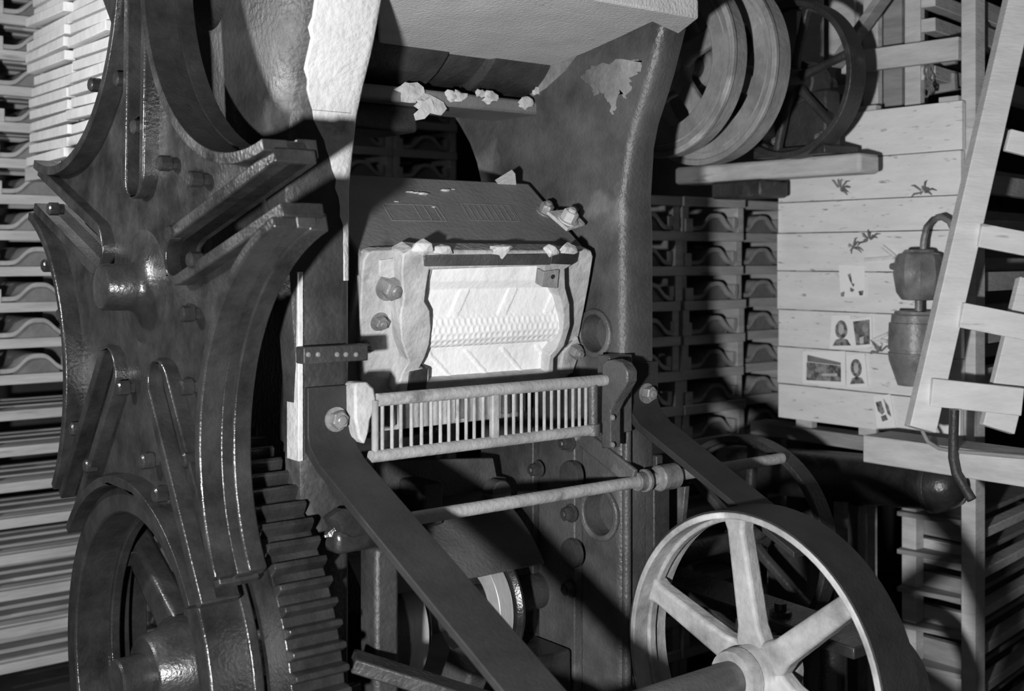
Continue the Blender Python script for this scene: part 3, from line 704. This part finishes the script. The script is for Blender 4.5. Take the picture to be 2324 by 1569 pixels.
# ------------------------------------------------------------------ board wall with pictures
XB = 3.5
BW = thing('plank_panel', (XB, 2.45, 1.05), 'tall panel of pale horizontal planks with small pictures pinned on it', 'panel')
yl = aX(1763, 600, XB).y; yr = aX(2180, 600, XB).y
vv = [270, 372, 461, 530, 615, 702, 786, 870, 948]
zl = [aX(1765, v, XB).z for v in vv]; zl[0] = 2.155
for k in range(8):
    e0, e1 = random.uniform(-.006, .006), random.uniform(-.004, .004)
    MB().b2((XB+random.uniform(0, .005), yr+e1, zl[k+1]+.0015), (XB+.025, yl+e0, zl[k]-.0015)).build('plank', 'board', BW, .0015)
for y in (yl-.10, (yl+yr)/2, yr+.06): MB().b2((XB+.027, y-.035, zl[-1]-.03), (XB+.06, y+.035, zl[0]+.02)).build('batten', 'wood', BW, .002)
# lower ledge board and footing
zq = aX(1960, 988, 3.19).z
LB = MB().b2((3.19, 1.45, zq-.085), (3.34, aX(1958, 1000, 3.19).y, zq)).build('ledge_timber', 'wood', None, .004)
tag(LB, 'thick pale timber ledge beam below the plank panel', 'beam')
tag(MB().b2((XB+.0, 2.25, .985), (XB+.10, 2.95, 1.035)).build('ledge_timber', 'wooddark', None, .004), 'dark grey rail under the left foot of the plank panel', 'beam')
# pictures
PX = XB-.004
def card(uv, label, inner=None, kind='portrait'):
    P = [aX(u, v, PX) for u, v in uv]; c = sum(P, Vector())/4
    t = thing('picture_card', (PX, c.y, min(p.z for p in P)), label, 'picture', 'pictures pinned on the planks')
    MB().prism(P, (.002, 0, 0)).build('paper', 'paper', t, 0)
    Q = inner or [c+(p-c)*.80 for p in P]
    def L2(a, b_):
        top = Q[0]+(Q[1]-Q[0])*a; bot = Q[3]+(Q[2]-Q[3])*a; return top+(bot-top)*b_
    def patch(l, x, m): MB().prism([L2(a, b_)-E1*x for a, b_ in l], (.0008, 0, 0)).build('print', m, t, 0)
    if kind == 'oval':
        patch([(.5+.36*math.cos(i*.3927), .40+.34*math.sin(i*.3927)) for i in range(16)], .0012, 'ink')
        patch([(.5+.16*math.cos(i*.3927), .40+.2*math.sin(i*.3927)) for i in range(16)], .0020, 'clay')
        patch([(.05, 1), (.2, .78), (.5, .72), (.8, .78), (.95, 1)], .0012, 'ink')
    elif kind == 'full':
        patch([(0, 0), (1, 0), (1, 1), (0, 1)], .0012, 'ink'); patch([(.1, .1), (.5, .05), (.55, .45), (.3, .6), (.1, .5)], .002, 'tin'); patch([(.3, .7), (.6, .65), (.55, .95), (.3, .95)], .002, 'clay')
    elif kind == 'land':
        patch([(0, .30), (.2, .32), (1, .42), (1, 1), (0, 1)], .0012, 'ink'); patch([(.02, .02), (1, .30), (1, .40), (.02, .28)], .0014, 'tin'); patch([(.45, .72), (.9, .70), (.9, .8), (.45, .82)], .002, 'clay'); patch([(.1, .95), (.2, .7), (.3, .95)], .002, 'tin')
    elif kind == 'sprig':
        patch([(.3, .25), (.45, .2), (.5, .6), (.62, .62), (.55, .75), (.4, .5)], .0012, 'ink'); patch([(.4, .75), (.6, .85), (.5, .95), (.38, .9)], .0012, 'tin'); patch([(-.1, .95), (.1, .9), (.05, 1.1), (-.1, 1.1)], .0012, 'ink'); patch([(.8, .92), (1.05, .9), (1, 1.1), (.85, 1.1)], .0012, 'ink')
    else:
        patch([(0, .1), (.4, .08), (.55, .5), (.35, .6), (.1, .45)], .0012, 'ink'); patch([(.6, 0), (.9, .3), (.95, .7), (.75, .6)], .0012, 'ink'); patch([(.25, .65), (.6, .6), (.7, .8), (.3, .85)], .0012, 'tin')
    return t
card([(1903, 601), (1962, 603), (1964, 672), (1908, 675)], 'upper white card with a dark twig drawing', None, 'sprig')
card([(1888, 716), (1930, 715), (1940, 792), (1882, 793)], 'white card with a dark oval portrait left of a darker picture', None, 'oval')
card([(1931, 724), (1978, 718), (1979, 788), (1940, 791)], 'small dark portrait picture with a white border beside the oval portrait card', None, 'full')
card([(1822, 797), (1918, 797), (1919, 875), (1821, 870)], 'wide landscape picture of a building at the left of the panel', None, 'land')
card([(1920, 806), (1962, 802), (1970, 878), (1924, 880)], 'white bordered card with an oval head beside the landscape picture', None, 'oval')
card([(1982, 900), (2020, 895), (2033, 972), (1991, 975)], 'lowest torn card at the foot of the planks', None, 'torn')
for i, (uv, lb) in enumerate(((((2028, 585), (1962, 590)), 'level white straw above the upper card'), (((2003, 560), (2032, 583)), 'slanting white straw by the upper pot'), (((2015, 758), (1982, 772)), 'upper straw of the small fan beside the dark portrait'), (((2013, 775), (1984, 772)), 'middle straw of the small fan beside the dark portrait'), (((2000, 785), (1982, 770)), 'lower straw of the small fan beside the dark portrait'))):
    P = [aX(u, v, PX-.006) for u, v in uv]
    tag(MB().tube(P, .007, 6).build('straw', 'straw'), lb, 'straw', 'straws stuck on the planks')
# dried flower tuft and stains
for i, (u, v, lb) in enumerate(((1935, 560, 'dark dried sprig pinned above the upper card'), (1972, 545, 'thin dried sprig right of the dark sprig'), (1995, 800, 'small dried sprig below the straw fan'), (1905, 430, 'dark splotch of dried grass below the timber arm'), (2095, 435, 'dark feathery smear high on the planks'))):
    b = MB(); c = aX(u, v, PX-.004)
    for k in range(9):
        d = Vector((0, random.uniform(-.05, .05), random.uniform(-.03, .045))); b.tube([c+d*.2, c+d*.7+Vector((-.004, 0, .006)), c+d], [.003, .0035, .001], 5)
    tag(b.build('dried_sprig', 'tin'), lb, 'dried sprig', 'dried sprigs on the planks')

# oiler hung on the panel
OL = thing('oil_pot', (3.40, 2.17, 1.22), 'tarnished two-stage oil pot with a hooped pipe hanging on the planks', 'oil pot')
def axis(u, v): return aX(u, v, 3.40)
c1 = axis(2085, 622); c2 = axis(2065, 775)
MB().lathe(c1, (0, 0, 1), [(-.085, .02), (-.083, .055), (-.06, .072), (.0, .082), (.05, .075), (.065, .065), (.068, .05), (.078, .045)], 10).build('upper_pot', 'tin', OL, .003, 30)
MB().cyl(c1+Vector((0, 0, -.13)), c1+Vector((0, 0, -.08)), .012, 12).build('neck', 'bolt', OL)
c2.y = c1.y+.012; c2.x = c1.x
MB().lathe(c2, (0, 0, 1), [(-.14, .055), (-.06, .082), (-.035, .085), (-.034, .080), (-.025, .080), (-.024, .085), (.06, .082), (.062, .076), (.085, .074), (.09, .066), (.098, .064)], 28).build('lower_pot', 'tin', OL, 0, 30)
pts = [axis(2093, 568)]; pts = [axis(u, v) for u, v in ((2094, 572), (2096, 545), (2103, 515), (2118, 498), (2137, 493), (2155, 503), (2165, 525), (2168, 550), (2160, 562))]
MB().tube(pts, .010, 10).build('hoop_pipe', 'tin', OL)
MB().lathe(axis(2022, 605), (0, -1, 0), [(0, .010), (.03, .016), (.035, .006)], 12).build('thumb_valve', 'tin', OL)
MB().b2((3.45, c1.y-.03, c1.z-.02), (3.498, c1.y+.03, c1.z+.02)).build('wall_clip', 'tin', OL, .003)

# ------------------------------------------------------------------ leaning drying frame
LF = thing('drying_ladder', aD(2110, 985, 3.62), 'pale wooden ladder-like drying frame leaning at the right edge', 'ladder')
DF = 3.62
def lad(u, v, o=0.): return aD(u, v, DF+o+(v-500)*-.0002)
MB().bar(lad(2088, 975), lad(2325, -60), .080, .052, FW).build('side_rail', 'ladder', LF, .003)
MB().bar(lad(2262, 975, .03), lad(2345, 640, .03), .098, .034, FW).build('side_rail', 'ladder', LF, .003)
for (u0, v0, u1, v1, wd) in ((2285, 318, 2420, 352, .068), (2222, 534, 2420, 572, .071), (2180, 715, 2420, 762, .075), (2112, 890, 2318, 912, .082)):
    MB().bar(lad(u0, v0, -.035), lad(u1, v1, -.035), wd, .026, FW).build('rung', 'ladder', LF, .003)
MB().bar(lad(2400, 1000, 0), lad(2480, 400, 0), .07, .04, FW).build('side_rail', 'ladder', LF, .003)

# ------------------------------------------------------------------ iron tank, pipe, wire
TK = thing('iron_tank', aD(1950, 1150, 3.9), 'dark rounded iron tank lying below the pale ledge beam', 'tank')
q0 = aX(1640, 1058, 3.44); q1 = aX(2185, 1108, 3.44)
d = (q1-q0); L = d.length
TQ0, TQ1 = q0.copy(), q1.copy()
MB().lathe(q0, d, [(0, .05), (.03, .085), (L*.5, .086), (L-.06, .080), (L-.02, .06), (L, .03)], 40).build('tank_shell', 'oiled', TK, 0, 40)
MB().lathe(q0+d*.97, d, [(-.08, .088), (-.06, .088)], 40).build('tank_band', 'iron', TK, .002)
P = [aX(u, v, 3.165) for u, v in ((2166, 930), (2164, 985), (2163, 1040), (2170, 1075), (2188, 1105), (2206, 1135))]
tag(MB().tube(P, .014, 12).build('feed_pipe', 'iron'), 'dark bent feed pipe dropping past the ledge beam to the tank', 'pipe')
P = [aX(u, v, 3.18) for u, v in ((2090, 950), (2094, 980), (2106, 1003), (2130, 1018), (2165, 1024), (2230, 1030), (2324, 1038), (2400, 1044))]
tag(MB().tube(P, .006, 8).build('wire', 'wooddark'), 'thin grey cable curving along the face of the ledge beam', 'cable')

# ------------------------------------------------------------------ drying pallets and tiles
PITCH = .1335
def pallet_proto(wd, dp, legs=True):
    t = thing('drying_pallet', (0, 0, 0), 'x', 'pallet')
    bh = .036
    MB().b2((-wd/2, 0, PITCH-bh), (wd/2, .028, PITCH)).build('front_batten', 'woodx', t, .002)
    MB().b2((-wd/2, dp-.03, PITCH-bh), (wd/2, dp, PITCH)).build('back_batten', 'woodx', t, 0)
    for k in range(3):
        y = .06+k*(dp-.16)/2; MB().b2((-wd/2, y, PITCH-.020), (wd/2, y+.075, PITCH-.004)).build('slat', 'woodx', t, .001)
    lw = .018
    for x in (-wd/2+lw, wd/2-lw):
        MB().b2((x-lw, .010, 0), (x+lw, dp-.01, PITCH-bh+.001)).build('leg', 'woodx', t, .002)
    return t
def wave(x):
    return .052*math.exp(-(abs(x-.015)/.064)**3.2)+.004
def tile_proto():
    t = thing('roof_tile', (0, 0, 0), 'x', 'roof tile')
    n = 40; dp = .36; xs = [-.135+.27*i/n for i in range(n+1)]
    prof = [(x, wave(x)) for x in xs]+[(x, wave(x)+.017) for x in xs[::-1]]
    MB().prism([(x, .012, z) for x, z in prof], (0, dp, 0)).build('shell', 'tile', t, .0015, 40)
    xs = [-.07+.17*i/20 for i in range(21)]
    MB().prism([(x, .030, max(wave(x)-.001, .003)) for x in xs]+[(.10, .030, .0), (-.07, .030, .0)], (0, dp-.03, 0)).build('former', 'former', t, 0, 40)
    MB().b2((-.165, .008, 0), (-.125, .05, .050)).build('side_block', 'woodx', t, .002)
    MB().b2((.112, .008, .018), (.135, .05, .058)).build('lug', 'tile', t, .002)
    return t
pp = pallet_proto(.355, .42); lp_ = pallet_proto(.74, .42); tt = tile_proto(); used = set()
ORD = ['first', 'second', 'third', 'fourth', 'fifth', 'sixth', 'seventh', 'eighth', 'ninth', 'tenth', 'eleventh', 'twelfth', 'thirteenth', 'fourteenth', 'fifteenth', 'sixteenth', 'seventeenth', 'eighteenth', 'nineteenth', 'twentieth', 'twenty-first']
def put(o, x, y, z, label, cat, group):
    if o in used: o = copy_tree(o)
    used.add(o); o.location = (x, y, z); return tag(o, label, cat, group)
base = 1.599-PITCH+.018
base -= math.floor(base/PITCH)*PITCH
NR = int((2.72-base)/PITCH)+1
def zr_(k): return base+k*PITCH
LOW = [k for k in range(NR) if zr_(k)+PITCH < 1.27]; HI = [k for k in range(NR) if k not in LOW]
# left rack, front plane Y = 4.6: empty long pallets below, tiles above
for k in LOW:
    n = len(LOW)-1-k
    put(lp_, 1.56, 4.6+random.uniform(-.012, .01), zr_(k), 'empty long drying pallet, %s down below the tiles of the left rack' % ORD[n], 'pallet', 'empty pallets low in the left rack')
for k in HI:
    n = NR-1-k
    put(pp, 1.40+random.uniform(-.004, .004), 4.6+random.uniform(-.012, .01), zr_(k), 'tile pallet, %s from the top in the left rack' % ORD[n], 'pallet', 'tile pallets in the left rack')
    put(tt, 1.395+random.uniform(-.012, .012), 4.6+random.uniform(-.008, .008), zr_(k), 'arched clay roof tile, %s from the top in the left rack' % ORD[n], 'roof tile', 'tiles in the left rack')
# rack seen dimly through the opening over the drum
for ci, (xc, cname) in enumerate(((2.80, 'near column of the dim rack behind the drum'), (3.16, 'far column of the dim rack behind the drum'))):
    for k in range(NR):
        z = zr_(k); n = NR-1-k
        put(pp, xc, 4.6, z, 'pallet, %s from the top in the %s' % (ORD[n], cname), 'pallet', 'pallets behind the press')
        if 1.8 < z < 2.45: put(tt, xc, 4.6, z, 'clay tile, %s from the top in the %s' % (ORD[n], cname), 'roof tile', 'tiles behind the press')
# right rack behind the far casting
for ci, (xc, yo, cname) in enumerate(((3.17, 0, 'rack column beside the far casting'), (3.53, 0, 'middle column of the right rack'), (3.89, .06, 'rack column at the panel edge'))):
    for k in range(NR):
        z = zr_(k); n = [q for q in range(NR) if zr_(q) < 1.80][-1]-k
        if n < 0: continue
        put(pp, xc, 3.15+yo+random.uniform(-.01, .01), z, 'pallet, %s from the top in the %s' % (ORD[n], cname), 'pallet', 'pallets in the right rack')
        if z > .9: put(tt, xc+random.uniform(-.005, .005), 3.15+yo+random.uniform(-.01, .01), z, 'clay tile, %s from the top in the %s' % (ORD[n], cname), 'roof tile', 'tiles in the right rack')

# ------------------------------------------------------------------ bright stack of board ends at upper left
XS = 1.28
vr = [(-28, -2), (12, 50), (55, 92), (98, 130), (136, 170), (176, 208), (213, 252), (262, 292), (300, 335), (342, 380)]
YS = [aX(u, 200, XS).y for u in (64, 152, 240)]
sh = 1.70
zb0 = aX(100, 392, XS).z
rowh = .0400
bp = None
for r in range(20):
    for c in range(2):
        y0, y1 = sorted((YS[c+1], YS[c])); j = random.uniform(-.035, .035); z0 = zb0+.03+r*rowh
        if c == 1 and r == 0: j -= .02
        t = thing('stacked_tray', (XS, (y0+y1)/2, z0), 'pale board, %s from the bottom in the %s column of the bright stack' % (ORD[r], ['left', 'right'][c]), 'board', 'bright stack of boards upper left')
        tl = random.uniform(-.022, .022)
        MB().box((XS+.02+j*.5, (y0+y1)/2, z0+rowh*.5), (.035, (y1-y0)-.008, rowh-.009), Matrix.Rotation(tl, 3, 'X')).build('end_batten', 'endwood', t, .002)
        MB().b2((XS+.035, y0+.02, z0+rowh*.3), (XS+.26, y1-.02, z0+rowh*.3+.014)).build('deck', 'wood', t, 0)
o = MB().b2((XS+.0, YS[2]-.02, zb0-.02), (XS+.30, YS[0]+.04, zb0+.03)).build('stack_shelf', 'wood', None, .003)
tag(o, 'pale bearer shelf under the bright stack of boards', 'shelf')
tag(MB().b2((XS+.10, YS[2]+.1, 0), (XS+.16, YS[2]+.16, zb0-.02)).build('shelf_post', 'wooddark', None, .004), 'grey post under the bearer shelf behind the star wheel', 'post')

# ------------------------------------------------------------------ timber racking at right
TR = thing('timber_rack', (3.65, 2.3, 0), 'pale slatted timber rack standing behind the plank panel and the leaning frame', 'rack')
def post(u, v0, v1, X, wd, dp, m='wood', name='post'):
    a = aX(u, v0, X); zt = min(a.z, 3.3); zb = max(0, aX(u, v1, X).z)
    return MB().b2((X, a.y-wd/2, zb), (X+dp, a.y+wd/2, zt)).build(name, m, TR, .003)
post(2197, -80, 1700, 3.535, .050, .06)
post(2062, 1090, 1700, 3.62, .055, .05)
post(1960, 1110, 1700, 3.66, .075, .03, 'wood', 'upright_board')
post(1903, 1110, 1700, 3.70, .045, .03, 'wood', 'upright_board')
post(1975, -80, 265, 3.60, .060, .03, 'wood', 'upright_board')
post(2012, -80, 250, 3.66, .120, .02, 'wooddark', 'upright_board')
post(2070, -80, 250, 3.60, .060, .03, 'wood', 'upright_board')
post(1835, -80, 250, 3.62, .11, .02, 'wood', 'upright_board')
a = aX(1915, 145, 3.56); b_ = aX(2180, 110, 3.56)
MB().bar(a, b_, .03, .075, (0, 0, 1)).build('cross_lath', 'wood', TR, .003)
a = aX(1895, 150, 3.50); b_ = aX(2030, -40, 3.50)
MB().bar(a, b_, .025, .06, (1, 0, 0)).build('diagonal_brace', 'wooddark', TR, .003)
for i, v in enumerate((195, 255)):
    a = aX(1900, v-20, 3.75); b_ = aX(2170, v-70, 3.75)
    MB().bar(a, b_, .02, .06, (0, 0, 1)).build('cross_lath', 'wooddark', TR, .002)
for (u0, u1, X) in ((1880, 1938, 3.80), (1942, 1992, 3.82), (1996, 2050, 3.80), (2056, 2100, 3.83)):
    p0 = aX(u0, 100, X); p1 = aX(u1, 100, X)
    MB().b2((X, p1.y, 1.7), (X+.02, p0.y, 2.9)).build('back_board', 'wood', TR, .002)
CH = thing('chain', aX(2110, 215, 3.57), 'short loop of rusty chain hanging on the upright board', 'chain')
for i in range(9):
    v = 145+i*8; p = aX(2108+6*math.sin(i*2.1), v, 3.58)
    pts = [p+Vector((.010*math.cos(t)*(i % 2), .010*math.cos(t)*(1-i % 2), .017*math.sin(t))) for t in [k*math.pi/5 for k in range(11)]]
    MB().tube(pts, .0035, 6).build('link', 'bolt', CH)
dv = Vector((1.3225, .224, 0)).normalized(); ang = math.atan2(dv.y, dv.x)
o0 = aX(2206, 600, 3.60)
def slat(z, wd, m='wood', dy=0., dep=.05, L=1.1):
    p = Vector((o0.x, o0.y+dy, z)); return MB().bar(p, p+dv*L, dep, wd, (0, 0, 1)).build('slat', m, TR, .002)
for i, v in enumerate((20, 78, 190, 300, 415, 520, 640, 760, 860)):
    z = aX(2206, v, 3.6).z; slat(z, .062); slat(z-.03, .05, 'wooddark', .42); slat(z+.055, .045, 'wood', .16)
for i, v in enumerate((1215, 1305, 1395, 1480, 1570, 1660)):
    z = aX(2206, v, 3.6).z
    if z < .03: continue
    slat(z, .030, 'wood', 0, .05); slat(z+.028, .016, 'wooddark', .16, .22)
ya_, yb2 = aX(2062, 1300, 3.66).y, aX(2187, 1300, 3.66).y
for i, v in enumerate((1185, 1250, 1325, 1400, 1475, 1545)):
    z = aX(2110, v, 3.66).z
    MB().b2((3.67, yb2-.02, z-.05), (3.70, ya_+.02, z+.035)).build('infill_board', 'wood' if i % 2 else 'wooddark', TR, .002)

# bearers out of the main view that carry the ledge and the tank
tag(MB().b2((3.22, 1.55, 0), (3.30, 1.63, zq-.086)).build('ledge_prop', 'wooddark', None, .003), 'grey prop under the near end of the pale ledge beam', 'prop')
for y_, lb in ((2.86, 'dark iron cradle under the far end of the tank'), (2.43, 'dark iron cradle under the near end of the tank')):
    zc_ = TQ0.z+(TQ1.z-TQ0.z)*(y_-TQ0.y)/(TQ1.y-TQ0.y)
    tag(MB().b2((3.41, y_-.02, 0), (3.47, y_+.02, zc_-.086)).build('tank_cradle', 'iron', None, .003), lb, 'cradle')
